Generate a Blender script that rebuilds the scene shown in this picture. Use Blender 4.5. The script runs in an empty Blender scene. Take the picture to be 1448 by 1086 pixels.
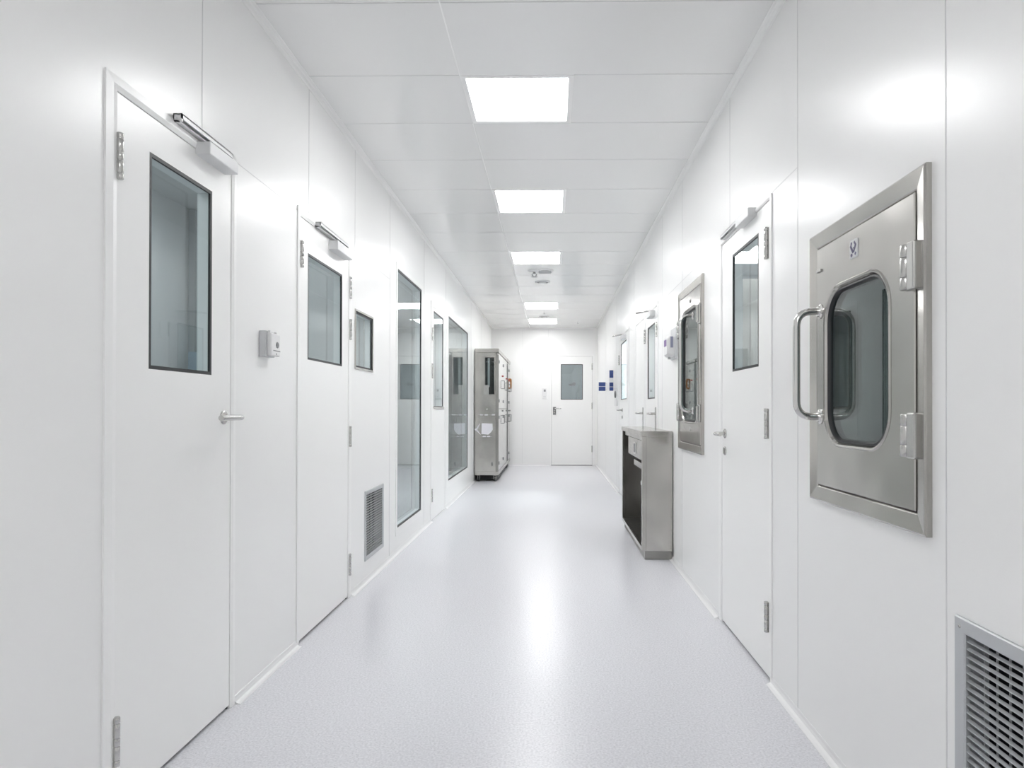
import bpy, bmesh, math, random
from mathutils import Vector, Matrix

random.seed(7)
scene = bpy.context.scene
COL = scene.collection

# ------------------------------------------------------------------ place
L, R, HC = 1.271, 0.949, 2.876          # left wall, right wall, ceiling height
YE, YB = 13.62, -4.0                    # end wall, wall behind the viewpoint
TW = 0.06                               # wall panel thickness


def PL(u, v, w): return Vector((-L + w, u, v))
def PR(u, v, w): return Vector((R - w, u, v))
def PE(u, v, w): return Vector((u, YE - w, v))
def PC(u, v, w): return Vector((u, v, HC - w))
def PW(u, v, w): return Vector((u, v, w))


# -------------------------------------------------------------- materials
def new_mat(name):
    m = bpy.data.materials.new(name)
    m.use_nodes = True
    nt = m.node_tree
    return m, nt, nt.nodes['Principled BSDF']


def plain(name, col, rough=0.4, metal=0.0, bump=0.0, bscale=200, spec=0.5, coat=0.0):
    m, nt, b = new_mat(name)
    b.inputs['Base Color'].default_value = (*col, 1)
    b.inputs['Roughness'].default_value = rough
    b.inputs['Metallic'].default_value = metal
    b.inputs['Specular IOR Level'].default_value = spec
    b.inputs['Coat Weight'].default_value = coat
    b.inputs['Coat Roughness'].default_value = 0.15
    if bump:
        tc = nt.nodes.new('ShaderNodeTexCoord')
        n = nt.nodes.new('ShaderNodeTexNoise')
        n.inputs['Scale'].default_value = bscale
        n.inputs['Detail'].default_value = 2
        bp = nt.nodes.new('ShaderNodeBump')
        bp.inputs['Strength'].default_value = bump
        bp.inputs['Distance'].default_value = 0.002
        nt.links.new(tc.outputs['Object'], n.inputs['Vector'])
        nt.links.new(n.outputs['Fac'], bp.inputs['Height'])
        nt.links.new(bp.outputs['Normal'], b.inputs['Normal'])
    return m


def steel(name, col, r0=0.15, r1=0.27, stretch=(1.0, 1.0, 2.5), blotch=0.045):
    """Brushed stainless steel: stretched grain in the roughness, soft blotches in colour."""
    m, nt, b = new_mat(name)
    b.inputs['Metallic'].default_value = 1.0
    tc = nt.nodes.new('ShaderNodeTexCoord')
    mp = nt.nodes.new('ShaderNodeMapping')
    mp.inputs['Scale'].default_value = stretch
    n = nt.nodes.new('ShaderNodeTexNoise')
    n.inputs['Scale'].default_value = 3
    n.inputs['Detail'].default_value = 2
    rp = nt.nodes.new('ShaderNodeMapRange')
    rp.inputs['To Min'].default_value = r0
    rp.inputs['To Max'].default_value = r1
    nt.links.new(tc.outputs['Object'], mp.inputs['Vector'])
    nt.links.new(mp.outputs['Vector'], n.inputs['Vector'])
    nt.links.new(n.outputs['Fac'], rp.inputs['Value'])
    nt.links.new(rp.outputs['Result'], b.inputs['Roughness'])
    n2 = nt.nodes.new('ShaderNodeTexNoise')
    n2.inputs['Scale'].default_value = 4.0
    n2.inputs['Detail'].default_value = 0.6
    nt.links.new(tc.outputs['Object'], n2.inputs['Vector'])
    cr = nt.nodes.new('ShaderNodeValToRGB')
    cr.color_ramp.elements[0].position = 0.35
    cr.color_ramp.elements[1].position = 0.68
    cr.color_ramp.elements[0].color = (*[c * (1 - blotch * 2) for c in col], 1)
    cr.color_ramp.elements[1].color = (*[min(1, c * (1 + blotch * 2)) for c in col], 1)
    nt.links.new(n2.outputs['Fac'], cr.inputs['Fac'])
    nt.links.new(cr.outputs['Color'], b.inputs['Base Color'])
    bp = nt.nodes.new('ShaderNodeBump')
    bp.inputs['Strength'].default_value = 0.35
    bp.inputs['Distance'].default_value = 0.018
    nt.links.new(n2.outputs['Fac'], bp.inputs['Height'])
    nt.links.new(bp.outputs['Normal'], b.inputs['Normal'])
    return m


def glass(name, tint, r0=0.05):
    """Flat pane: tinted see-through, mirror reflection that grows towards grazing angles."""
    m = bpy.data.materials.new(name)
    m.use_nodes = True
    nt = m.node_tree
    nt.nodes.clear()
    out = nt.nodes.new('ShaderNodeOutputMaterial')
    mix = nt.nodes.new('ShaderNodeMixShader')
    tr = nt.nodes.new('ShaderNodeBsdfTransparent')
    tr.inputs['Color'].default_value = (*tint, 1)
    gl = nt.nodes.new('ShaderNodeBsdfGlossy')
    gl.inputs['Roughness'].default_value = 0.0
    gl.inputs['Color'].default_value = (0.94, 0.97, 0.97, 1)
    lw = nt.nodes.new('ShaderNodeLayerWeight')
    lw.inputs['Blend'].default_value = 0.5
    pw = nt.nodes.new('ShaderNodeMath')
    pw.operation = 'POWER'
    pw.inputs[1].default_value = 5.0
    ma = nt.nodes.new('ShaderNodeMath')
    ma.operation = 'MULTIPLY_ADD'
    ma.inputs[1].default_value = 1 - r0
    ma.inputs[2].default_value = r0
    nt.links.new(lw.outputs['Facing'], pw.inputs[0])
    nt.links.new(pw.outputs[0], ma.inputs[0])
    nt.links.new(ma.outputs[0], mix.inputs['Fac'])
    nt.links.new(tr.outputs[0], mix.inputs[1])
    nt.links.new(gl.outputs[0], mix.inputs[2])
    nt.links.new(mix.outputs[0], out.inputs['Surface'])
    return m


def emit(name, strength, col=(1, 1, 1)):
    m = bpy.data.materials.new(name)
    m.use_nodes = True
    nt = m.node_tree
    nt.nodes.clear()
    out = nt.nodes.new('ShaderNodeOutputMaterial')
    e = nt.nodes.new('ShaderNodeEmission')
    e.inputs['Color'].default_value = (*col, 1)
    e.inputs['Strength'].default_value = strength
    nt.links.new(e.outputs[0], out.inputs['Surface'])
    return m


def floor_mat():
    m, nt, b = new_mat('vinyl_floor')
    tc = nt.nodes.new('ShaderNodeTexCoord')
    n1 = nt.nodes.new('ShaderNodeTexNoise')
    n1.inputs['Scale'].default_value = 125
    n1.inputs['Detail'].default_value = 4
    n2 = nt.nodes.new('ShaderNodeTexVoronoi')
    n2.inputs['Scale'].default_value = 70
    nt.links.new(tc.outputs['Object'], n1.inputs['Vector'])
    nt.links.new(tc.outputs['Object'], n2.inputs['Vector'])
    cr = nt.nodes.new('ShaderNodeValToRGB')
    e = cr.color_ramp.elements
    e[0].position = 0.32
    e[0].color = (0.60, 0.60, 0.637, 1)
    e[1].position = 0.66
    e[1].color = (0.75, 0.75, 0.785, 1)
    nt.links.new(n1.outputs['Fac'], cr.inputs['Fac'])
    sp = nt.nodes.new('ShaderNodeMath')
    sp.operation = 'LESS_THAN'
    sp.inputs[1].default_value = 0.11
    nt.links.new(n2.outputs['Distance'], sp.inputs[0])
    mx = nt.nodes.new('ShaderNodeMix')
    mx.data_type = 'RGBA'
    mx.inputs[7].default_value = (0.47, 0.47, 0.50, 1)
    nt.links.new(sp.outputs[0], mx.inputs[0])
    nt.links.new(cr.outputs['Color'], mx.inputs[6])
    nt.links.new(mx.outputs[2], b.inputs['Base Color'])
    b.inputs['Roughness'].default_value = 0.27
    b.inputs['Specular IOR Level'].default_value = 0.5
    bp = nt.nodes.new('ShaderNodeBump')
    bp.inputs['Strength'].default_value = 0.05
    bp.inputs['Distance'].default_value = 0.002
    nt.links.new(n1.outputs['Fac'], bp.inputs['Height'])
    nt.links.new(bp.outputs['Normal'], b.inputs['Normal'])
    return m


LIGHT = 11.0
M = dict(
    wall=plain('white_wall_panel', (0.875, 0.875, 0.868), 0.285, bump=0.012, bscale=60),
    seam=plain('panel_seam', (0.70, 0.70, 0.70), 0.35),
    ceil=plain('white_ceiling_panel', (0.87, 0.87, 0.862), 0.18),
    cseam=plain('ceiling_joint', (0.66, 0.66, 0.66), 0.5),
    door=plain('white_door_coating', (0.90, 0.90, 0.89), 0.30),
    skirt=plain('vinyl_skirting', (0.78, 0.78, 0.785), 0.33),
    trim=plain('white_trim', (0.90, 0.90, 0.892), 0.3),
    floor=floor_mat(),
    steel=steel('brushed_steel', (0.49, 0.477, 0.452)),
    steel_dark=steel('dull_steel', (0.33, 0.325, 0.31), 0.28, 0.42),
    inner=steel('shaded_inner_steel', (0.13, 0.128, 0.122), 0.28, 0.40),  # steel darkened to paint in the shade inside the low cabinet
    satin=plain('satin_steel', (0.56, 0.555, 0.54), 0.24, 1.0),
    chrome=plain('polished_steel', (0.68, 0.675, 0.66), 0.12, 1.0),
    alu=plain('silver_lacquer', (0.72, 0.725, 0.73), 0.40, 0.15),
    grille=plain('grey_aluminium', (0.52, 0.535, 0.55), 0.42, 0.35),
    black=plain('black_rubber', (0.018, 0.02, 0.022), 0.45),
    dark=plain('dark_void', (0.03, 0.032, 0.034), 0.6),
    gap=plain('door_gap', (0.05, 0.05, 0.05), 0.7),
    white=plain('white_plastic', (0.78, 0.78, 0.78), 0.35),
    lgrey=plain('light_grey_plastic', (0.60, 0.61, 0.62), 0.4),
    mgrey=plain('mid_grey_plastic', (0.22, 0.225, 0.23), 0.45),
    mgrey2=plain('grey_corner_post', (0.26, 0.275, 0.285), 0.4),
    spacer=plain('pale_spacer', (0.66, 0.71, 0.72), 0.4),
    blue=plain('navy_blue_sign', (0.035, 0.07, 0.24), 0.4),
    purple=plain('violet_label', (0.24, 0.16, 0.36), 0.5),
    slate=plain('slate_label', (0.30, 0.31, 0.42), 0.5),
    badge=plain('badge_ink', (0.10, 0.09, 0.18), 0.5),
    paper=plain('paper', (0.83, 0.82, 0.86), 0.7),
    brown=plain('orange_brown_grip', (0.30, 0.13, 0.03), 0.45),
    red=plain('red_lock', (0.36, 0.05, 0.04), 0.45),
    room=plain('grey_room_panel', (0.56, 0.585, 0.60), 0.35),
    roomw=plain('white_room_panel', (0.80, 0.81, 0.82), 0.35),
    machine=plain('beige_machine_cover', (0.52, 0.50, 0.47), 0.4),
    bluegrey=plain('blue_grey_cabinet', (0.20, 0.27, 0.33), 0.4),
    glass=glass('window_glass', (0.86, 0.895, 0.895)),
    dglass=glass('smoked_glass', (0.70, 0.77, 0.77), 0.06),
    light=emit('light_diffuser', LIGHT),
    rlight=emit('added_room_diffuser', 7.5),
    blight=emit('added_bright_diffuser', 60.0),
)


# ------------------------------------------------------------ mesh builder
class MB:
    def __init__(self, P=PW):
        self.bm = bmesh.new()
        self.P = P

    def _v(self, p):
        return self.bm.verts.new(self.P(*p))

    def box(self, u0, u1, v0, v1, w0, w1, bev=0.0, mi=0, seg=2):
        vs = [self._v(p) for p in ((u0, v0, w0), (u1, v0, w0), (u1, v1, w0), (u0, v1, w0),
                                   (u0, v0, w1), (u1, v0, w1), (u1, v1, w1), (u0, v1, w1))]
        fs = [self.bm.faces.new([vs[i] for i in q]) for q in
              ((0, 3, 2, 1), (4, 5, 6, 7), (0, 1, 5, 4), (1, 2, 6, 5), (2, 3, 7, 6), (3, 0, 4, 7))]
        for f in fs:
            f.material_index = mi
        if bev > 0:
            es = list({e for f in fs for e in f.edges})
            bmesh.ops.bevel(self.bm, geom=es, offset=bev, segments=seg, affect='EDGES', profile=0.5)
        return self

    def quad(self, pts, mi=0):
        f = self.bm.faces.new([self._v(p) for p in pts])
        f.material_index = mi
        return self

    def loft(self, loops, closed=False, caps=True, smooth=False, mi=0, ring=True):
        V = [[self._v(p) for p in lp] for lp in loops]
        n = len(V[0])
        N = len(V)
        for i in range(N if closed else N - 1):
            a, b = V[i], V[(i + 1) % N]
            for j in range(n if ring else n - 1):
                k = (j + 1) % n
                f = self.bm.faces.new((a[j], a[k], b[k], b[j]))
                f.smooth = smooth
                f.material_index = mi
        if caps and not closed:
            for lp in (V[0], V[-1]):
                f = self.bm.faces.new(lp)
                f.material_index = mi
        return self

    def frame(self, u0, u1, v0, v1, prof, bottom=True, mi=0):
        """prof: closed list of (inset, w); mitred corners; without bottom it is a three-sided jamb."""
        if bottom:
            st = [[(u0 + d, v0 + d, w) for d, w in prof], [(u0 + d, v1 - d, w) for d, w in prof],
                  [(u1 - d, v1 - d, w) for d, w in prof], [(u1 - d, v0 + d, w) for d, w in prof]]
        else:
            st = [[(u0 + d, v0, w) for d, w in prof], [(u0 + d, v1 - d, w) for d, w in prof],
                  [(u1 - d, v1 - d, w) for d, w in prof], [(u1 - d, v0, w) for d, w in prof]]
        return self.loft(st, closed=bottom, mi=mi)

    def rloops(self, specs, smooth=False, closed=True, caps=False, mi=0, n=8):
        """specs: (u0,u1,v0,v1,radius,w) rounded rectangles lofted one into the next."""
        return self.loft([[(a, b, s[5]) for a, b in rrect(*s[:5], n)] for s in specs], closed=closed, caps=caps,
                         smooth=smooth, mi=mi)

    def cyl(self, c, axis, length, r, n=16, r2=None, mi=0):
        c = Vector(c)
        a = Vector(axis).normalized()
        t = a.orthogonal().normalized()
        b = a.cross(t)
        r2 = r if r2 is None else r2
        lp = []
        for h, rr in ((0, r), (length, r2)):
            lp.append([tuple(c + a * h + t * rr * math.cos(2 * math.pi * i / n) + b * rr * math.sin(2 * math.pi * i / n))
                       for i in range(n)])
        self.loft(lp, smooth=True, mi=mi)
        return self

    def lathe(self, c, axis, prof, n=20, mi=0):
        c = Vector(c)
        a = Vector(axis).normalized()
        t = a.orthogonal().normalized()
        b = a.cross(t)
        lp = [[tuple(c + a * h + t * r * math.cos(2 * math.pi * i / n) + b * r * math.sin(2 * math.pi * i / n))
               for i in range(n)] for h, r in prof]
        return self.loft(lp, smooth=True, mi=mi)

    def tube(self, pts, r, n=12, mi=0, closed=False):
        pts = [Vector(p) for p in pts]
        N = len(pts)
        lp = []
        t = None
        for i in range(N):
            if closed:
                d = pts[(i + 1) % N] - pts[i - 1]
            else:
                d = pts[min(i + 1, N - 1)] - pts[max(i - 1, 0)]
            d.normalize()
            if t is None:
                t = d.orthogonal().normalized()
            t = (t - d * t.dot(d)).normalized()
            b = d.cross(t)
            lp.append([tuple(pts[i] + t * r * math.cos(2 * math.pi * k / n) + b * r * math.sin(2 * math.pi * k / n))
                       for k in range(n)])
        return self.loft(lp, closed=closed, smooth=True, mi=mi)

    def plate(self, u0, u1, v0, v1, holes, w0, w1, mi=0):
        """Slab between w0 and w1 with rectangular holes."""
        us = sorted({u0, u1, *[x for h in holes for x in h[:2]]})
        vs = sorted({v0, v1, *[x for h in holes for x in h[2:]]})
        us = [u for u in us if u0 <= u <= u1]
        vs = [v for v in vs if v0 <= v <= v1]
        nu, nv = len(us) - 1, len(vs) - 1

        def solid(i, j):
            if not (0 <= i < nu and 0 <= j < nv):
                return False
            cu, cv = (us[i] + us[i + 1]) / 2, (vs[j] + vs[j + 1]) / 2
            return not any(h[0] < cu < h[1] and h[2] < cv < h[3] for h in holes)
        cache = {}

        def V(i, j, k):
            if (i, j, k) not in cache:
                cache[(i, j, k)] = self._v((us[i], vs[j], (w0, w1)[k]))
            return cache[(i, j, k)]

        def F(*q):
            f = self.bm.faces.new(q)
            f.material_index = mi
        for i in range(nu):
            for j in range(nv):
                if not solid(i, j):
                    continue
                F(V(i, j, 1), V(i + 1, j, 1), V(i + 1, j + 1, 1), V(i, j + 1, 1))
                F(V(i, j, 0), V(i, j + 1, 0), V(i + 1, j + 1, 0), V(i + 1, j, 0))
                if not solid(i - 1, j): F(V(i, j, 0), V(i, j, 1), V(i, j + 1, 1), V(i, j + 1, 0))
                if not solid(i + 1, j): F(V(i + 1, j, 0), V(i + 1, j + 1, 0), V(i + 1, j + 1, 1), V(i + 1, j, 1))
                if not solid(i, j - 1): F(V(i, j, 0), V(i + 1, j, 0), V(i + 1, j, 1), V(i, j, 1))
                if not solid(i, j + 1): F(V(i, j + 1, 0), V(i, j + 1, 1), V(i + 1, j + 1, 1), V(i + 1, j + 1, 0))
        return self

    def build(self, name, mats, parent=None):
        bm = self.bm
        bmesh.ops.recalc_face_normals(bm, faces=bm.faces)
        me = bpy.data.meshes.new(name)
        if not isinstance(mats, (list, tuple)):
            mats = [mats]
        if parent is None:
            lo = Vector([min(v.co[i] for v in bm.verts) for i in range(3)])
            hi = Vector([max(v.co[i] for v in bm.verts) for i in range(3)])
            org = Vector(((lo.x + hi.x) / 2, (lo.y + hi.y) / 2, lo.z))
        else:
            org = worldloc(parent)
        bmesh.ops.translate(bm, verts=bm.verts, vec=-org)
        flags = [f.smooth for f in bm.faces]
        bm.to_mesh(me)
        bm.free()
        me.set_sharp_from_angle(angle=math.radians(38))
        me.polygons.foreach_set('use_smooth', flags)
        for m in mats:
            me.materials.append(m)
        o = bpy.data.objects.new(name, me)
        COL.objects.link(o)
        if parent is None:
            o.location = org
        else:
            o.parent = parent
        return o


def worldloc(o):
    v = Vector((0, 0, 0))
    while o is not None:
        v = v + o.location
        o = o.parent
    return v


def rrect(u0, u1, v0, v1, r, n=8):
    r = max(r, 1e-4)
    pts = []
    for cu, cv, a0 in ((u1 - r, v1 - r, 0), (u0 + r, v1 - r, 90), (u0 + r, v0 + r, 180), (u1 - r, v0 + r, 270)):
        for i in range(n + 1):
            a = math.radians(a0 + 90 * i / n)
            pts.append((cu + r * math.cos(a), cv + r * math.sin(a)))
    return pts


def arc_path(corners, rad, n=6):
    """Polyline with its inner corners rounded."""
    P = [Vector(c) for c in corners]
    out = [P[0]]
    for i in range(1, len(P) - 1):
        a, b, c = P[i - 1], P[i], P[i + 1]
        d1, d2 = (a - b).normalized(), (c - b).normalized()
        p, q = b + d1 * rad, b + d2 * rad
        for k in range(n + 1):
            t = k / n
            out.append((1 - t) ** 2 * p + 2 * t * (1 - t) * b + t * t * q)
    out.append(P[-1])
    return out


def tag(o, label=None, cat=None, group=None, kind=None):
    if label: o['label'] = label
    if cat: o['category'] = cat
    if group: o['group'] = group
    if kind: o['kind'] = kind
    return o


def root(name, loc, label, cat, group=None, kind=None):
    o = bpy.data.objects.new(name, None)
    o.empty_display_size = 0.1
    COL.objects.link(o)
    o.location = loc
    return tag(o, label, cat, group, kind)


def struct(name, mb, mats, label=None, cat=None):
    return tag(mb.build(name, mats), label, cat, None, 'structure')


# ------------------------------------------------------------------ shell
D1, D2, D3 = (1.822, 2.585, 2.147), (3.217, 4.085, 2.195), (6.785, 7.70, 2.315)
SW = (4.165, 4.583, 1.438, 1.825)
LV = (4.402, 4.871, 0.148, 0.616)
W1 = (5.268, 6.332, 0.145, 2.376)
W2 = (7.78, 9.95, 0.225, 2.385)
D4, D5, D5B, D6 = (2.814, 3.695, 2.113), (5.83, 6.66, 2.15), (6.67, 7.42, 2.15), (8.05, 9.22, 2.21)
P1 = (1.638, 2.371, 0.861, 1.80)
P2 = (4.07, 4.831, 0.895, 2.03)
RV = (1.066, 1.535, 0.230, 0.698)

fm = MB(PW)
fm.box(-4.6, 4.6, YB - 0.1, YE + 2.6, -0.08, 0)
struct('floor', fm, M['floor'])


def dh(d): return (d[0], d[1], 0.0, d[2])


def seams_v(mb, items):
    for u, v0, v1 in items:
        mb.box(u - 0.002, u + 0.002, v0, v1, -0.001, 0.0012, mi=1)


def seams_h(mb, items):
    for v, u0, u1 in items:
        mb.box(u0, u1, v - 0.0015, v + 0.0015, -0.001, 0.0010, mi=1)


wl = MB(PL)
wl.plate(YB, YE, 0, HC, [dh(D1), dh(D2), dh(D3), SW, LV, W1, W2], -TW, 0)
seams_v(wl, [(0.62, 0, HC), (2.336, D1[2], HC), (3.37, D2[2], HC), (4.165, D2[2], HC), (5.07, 0, HC), (6.43, 0, HC),
             (7.74, 0, HC), (10.2, 0, HC), (11.6, 0, HC)])
seams_h(wl, [(2.17, D1[1], D2[0]), (2.195, D2[1], 5.07)])
struct('wall_left', wl, [M['wall'], M['seam']])

wr = MB(PR)
wr.plate(YB, YE, 0, HC, [dh(D4), dh(D5), dh(D5B), dh(D6), P1, P2, RV], -TW, 0)
seams_v(wr, [(0.4, 0, HC), (1.58, 0, HC), (2.527, 0, HC), (3.488, D4[2], HC), (4.755, 0, P2[2] * 0 + 0.895), (4.755, P2[3], HC),
             (5.62, 0, HC), (7.55, 0, HC), (9.6, 0, HC), (11.5, 0, HC)])
seams_h(wr, [(2.118, 2.527, D4[0]), (2.118, D4[1], 5.62)])
struct('wall_right', wr, [M['wall'], M['seam']])

DE = (-0.045, 0.867, 2.318)
we = MB(PE)
we.plate(-L - TW, R + TW, 0, HC, [dh(DE)], -TW, 0)
seams_v(we, [(-0.08, DE[2], HC), (-0.62, 0, HC)])
struct('wall_end', we, [M['wall'], M['seam']])

wb = MB(PW)
wb.box(-L - TW, R + TW, YB - 0.08, YB, 0, HC)
struct('wall_back', wb, M['wall'])

# ceiling with recesses for the lights
LIGHTS = [(3.295, 3.845), (5.012, 5.622), (6.985, 7.62), (10.345, 11.02), (12.215, 12.95), (-0.30, 0.25), (-2.4, -1.85)]  # last two are unseen panels added so the near walls are lit
LU0, LU1 = -0.472, 0.108
cm = MB(PC)
cm.plate(-L - TW, R + TW, YB, YE, [(LU0, LU1, a, b) for a, b in LIGHTS], -0.05, 0)
JY = [-1.8, -1.2, -0.3, 0.25, 0.85, 1.45, 2.06, 2.70, 3.292, 3.846, 4.413, 5.01, 5.624, 6.24, 6.985, 7.62, 8.262, 8.977, 9.645, 10.345, 11.02,
      11.6, 12.21, 12.95]
for y in JY:
    lit = [1 for a, b in LIGHTS if a - 0.02 < y < b + 0.02]
    if lit:
        cm.box(-L, LU0, y - 0.002, y + 0.002, -0.001, 0.0012, mi=1)
        cm.box(LU1, R, y - 0.002, y + 0.002, -0.001, 0.0012, mi=1)
    else:
        cm.box(-L, R, y - 0.002, y + 0.002, -0.001, 0.0012, mi=1)
ys = [YB] + [c for ab in sorted(LIGHTS) for c in ab] + [YE]
for i in range(0, len(ys), 2):
    cm.box(LU0 - 0.003, LU0 + 0.003, ys[i], ys[i + 1], -0.001, 0.0022, mi=2)
struct('ceiling', cm, [M['ceil'], M['cseam'], M['trim']])

# coved skirting and ceiling trim
COVE = [(a * 0.58, b * 0.58) for a, b in [(0.0, 0.0), (0.0, 0.052), (0.003, 0.050), (0.007, 0.032), (0.016, 0.016), (0.032, 0.007), (0.050, 0.003), (0.052, 0.0)]]


def cove(name, P, runs, up=False):
    mb = MB(P)
    for a, b in runs:
        mb.loft([[(u, (HC - z) if up else z, w) for w, z in COVE] for u in (a, b)], smooth=False)
    return struct(name, mb, M['trim'] if up else M['skirt'])


cove('baseboard_left', PL, [(YB, D1[0]), (D1[1], D2[0]), (D2[1], D3[0]), (D3[1], YE)])
cove('baseboard_right', PR, [(YB, D4[0]), (D4[1], D5[0]), (D5B[1], D6[0]), (D6[1], YE)])
cove('baseboard_end', PE, [(-L, DE[0]), (DE[1], R)])
cove('trim_1', PL, [(YB, YE)], True)
cove('trim_2', PR, [(YB, YE)], True)
cove('trim_3', PE, [(-L, R)], True)


# -------------------------------------------------------- rooms behind walls
def room(side, name, x0, x1, y0, y1, mat, zc=2.7, skip=None):
    """Walls and ceiling of a room behind the corridor; x0 is the face towards the corridor wall."""
    xa, xb = min(x0, x1), max(x0, x1)
    mb = MB(PW)
    if x1 < x0:
        mb.box(x1 - 0.05, x1, y0 - 0.05, y1 + 0.05, 0, zc)
    else:
        mb.box(x1, x1 + 0.05, y0 - 0.05, y1 + 0.05, 0, zc)
    mb.box(xa, xb, y0 - 0.05, y0, 0, zc)
    mb.box(xa, xb, y1, y1 + 0.05, 0, zc)
    struct('wall_' + name, mb, mat)
    cb = MB(PW)
    cb.box(xa - 0.05, xb + 0.05, y0 - 0.05, y1 + 0.05, zc, zc + 0.05)
    struct('ceiling_' + name, cb, mat)


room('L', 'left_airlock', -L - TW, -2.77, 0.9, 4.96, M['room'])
room('L', 'left_lab', -L - TW, -3.9, 5.12, 13.0, M['roomw'])
room('R', 'right_store', R + TW, 3.1, 0.7, 7.45, M['roomw'])
room('R', 'right_lab', R + TW, 3.1, 7.6, 10.6, M['roomw'])
mb = MB(PW)
mb.box(-1.6, 1.6, YE + 2.2, YE + 2.25, 0, 2.7)
mb.box(-1.65, -1.6, YE + TW, YE + 2.25, 0, 2.7)
mb.box(1.6, 1.65, YE + TW, YE + 2.25, 0, 2.7)
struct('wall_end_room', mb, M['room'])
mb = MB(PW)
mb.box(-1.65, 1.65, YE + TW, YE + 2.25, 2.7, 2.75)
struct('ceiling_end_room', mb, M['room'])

# ---------------------------------------------------------- ceiling lights
LIGHT_LABELS = ['white square ceiling light panel, the largest and nearest in view',
                'white square ceiling light panel, second from the viewpoint',
                'white ceiling light panel just before the sprinkler head',
                'small white ceiling light panel beyond the round air diffuser',
                'white ceiling light panel closest to the end wall',
                'added white ceiling light panel directly above the viewpoint',
                'added white ceiling light panel behind the viewpoint']


def ceiling_light(u0, u1, v0, v1, z, label, mat, group):
    def P(u, v, w): return Vector((u, v, z - w))
    o = root('ceiling_light', ((u0 + u1) / 2, (v0 + v1) / 2, z), label, 'ceiling light', group)
    f = MB(P)
    f.frame(u0, u1, v0, v1, [(0.0, -0.03), (0.0, 0.002), (0.026, 0.002), (0.029, -0.004), (0.029, -0.03)])
    f.build('frame', M['trim'], o)
    d = MB(P)
    d.box(u0 + 0.0285, u1 - 0.0285, v0 + 0.0285, v1 - 0.0285, -0.012, -0.004)
    d.build('diffuser', mat, o)
    b = MB(P)
    b.box(u0 - 0.01, u1 + 0.01, v0 - 0.01, v1 + 0.01, -0.10, -0.031)
    b.build('housing', M['lgrey'], o)
    return o


for (a, b), lb in zip(LIGHTS, LIGHT_LABELS):
    ceiling_light(LU0, LU1, a, b, HC, lb, M['light'], 'ceiling light panels of the corridor')


def added_room_light(x, y, z, s, mat, label):  # unseen panels added to brighten the rooms behind the glass
    return ceiling_light(x - s, x + s, y - s, y + s, z, label, mat, 'added lights in the side rooms')


added_room_light(-2.1, 1.6, 2.7 - 0.035, 0.28, M['rlight'], 'added dim light panel inside the room behind the nearest left door')
added_room_light(-2.1, 3.9, 2.7 - 0.035, 0.28, M['rlight'], 'added dim light panel inside the room behind the second left door')
added_room_light(-2.6, 6.4, 2.7 - 0.035, 0.3, M['light'], 'added light panel inside the left lab behind the tall narrow window')
added_room_light(-2.6, 9.2, 2.7 - 0.035, 0.3, M['rlight'], 'added light panel inside the left lab behind the wide tall window')
added_room_light(2.1, 3.6, 2.7 - 0.035, 0.3, M['light'], 'added light panel inside the store room behind the near right door')
added_room_light(2.3, 1.6, 2.7 - 0.035, 0.3, M['rlight'], 'added light panel inside the store room beside the near pass-through hatch')
added_room_light(2.0, 6.2, 2.7 - 0.035, 0.3, M['rlight'], 'added light panel inside the store room behind the far double door')
added_room_light(1.9, 8.7, 2.7 - 0.035, 0.3, M['blight'], 'added bright light panel inside the right lab')
added_room_light(2.4, 9.9, 2.7 - 0.035, 0.3, M['blight'], 'added bright light panel in the corner of the right lab')
added_room_light(0.4, YE + 1.0, 2.7 - 0.035, 0.3, M['light'], 'added light panel in the room beyond the end door')


# ------------------------------------------------------------------ doors
def hinge(P, parent, u, v0, v1, r=0.010, wc=0.008):
    mb = MB(P)
    h = (v1 - v0)
    mb.box(u - 0.014, u + 0.010, v0 + 0.004, v1 - 0.004, -0.004, 0.003)
    g = 0.0015
    cuts = [0, 0.13, 0.41, 0.58, 0.87, 1.0]
    for a, b in zip(cuts[:-1], cuts[1:]):
        mb.lathe((u, v0 + a * h + g, wc), (0, 1, 0), [(0, r * 0.9), (0.0015, r), ((b - a) * h - 2 * g - 0.0015, r),
                                                    ((b - a) * h - 2 * g, r * 0.9)], 14)
    mb.cyl((u, v0 + 0.002, wc), (0, 1, 0), h - 0.004, r * 0.8, 10)
    o = mb.build('hinge', M['satin'], parent)
    return o


def lever(P, parent, u, v, dirn, length=0.125, key=True, plate=False, r=0.0105, out=0.06):
    mb = MB(P)
    if plate:
        mb.rloops([(u - 0.02, u + 0.02, v - 0.15, v + 0.06, 0.018, -0.003), (u - 0.02, u + 0.02, v - 0.15, v + 0.06, 0.018, 0.007),
                   (u - 0.017, u + 0.017, v - 0.147, v + 0.057, 0.015, 0.009)], closed=False, caps=True)
    else:
        mb.lathe((u, v, -0.003), (0, 0, 1), [(0, 0.026), (0.009, 0.026), (0.012, 0.022)], 24)
    pts = arc_path([(u, v, 0.005), (u, v, out), (u + dirn * length, v, out)], 0.02, 6)
    mb.tube(pts, r, 14)
    o = mb.build('lever_handle', M['satin'], parent)
    if key:
        kb = MB(P)
        kb.lathe((u, v - 0.095, -0.003), (0, 0, 1), [(0, 0.024), (0.008, 0.024), (0.011, 0.020)], 24)
        kb.box(u - 0.004, u + 0.004, v - 0.112, v - 0.078, 0.007, 0.012)
        kb.build('lock_rosette', M['satin'], parent)
    return o


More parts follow.
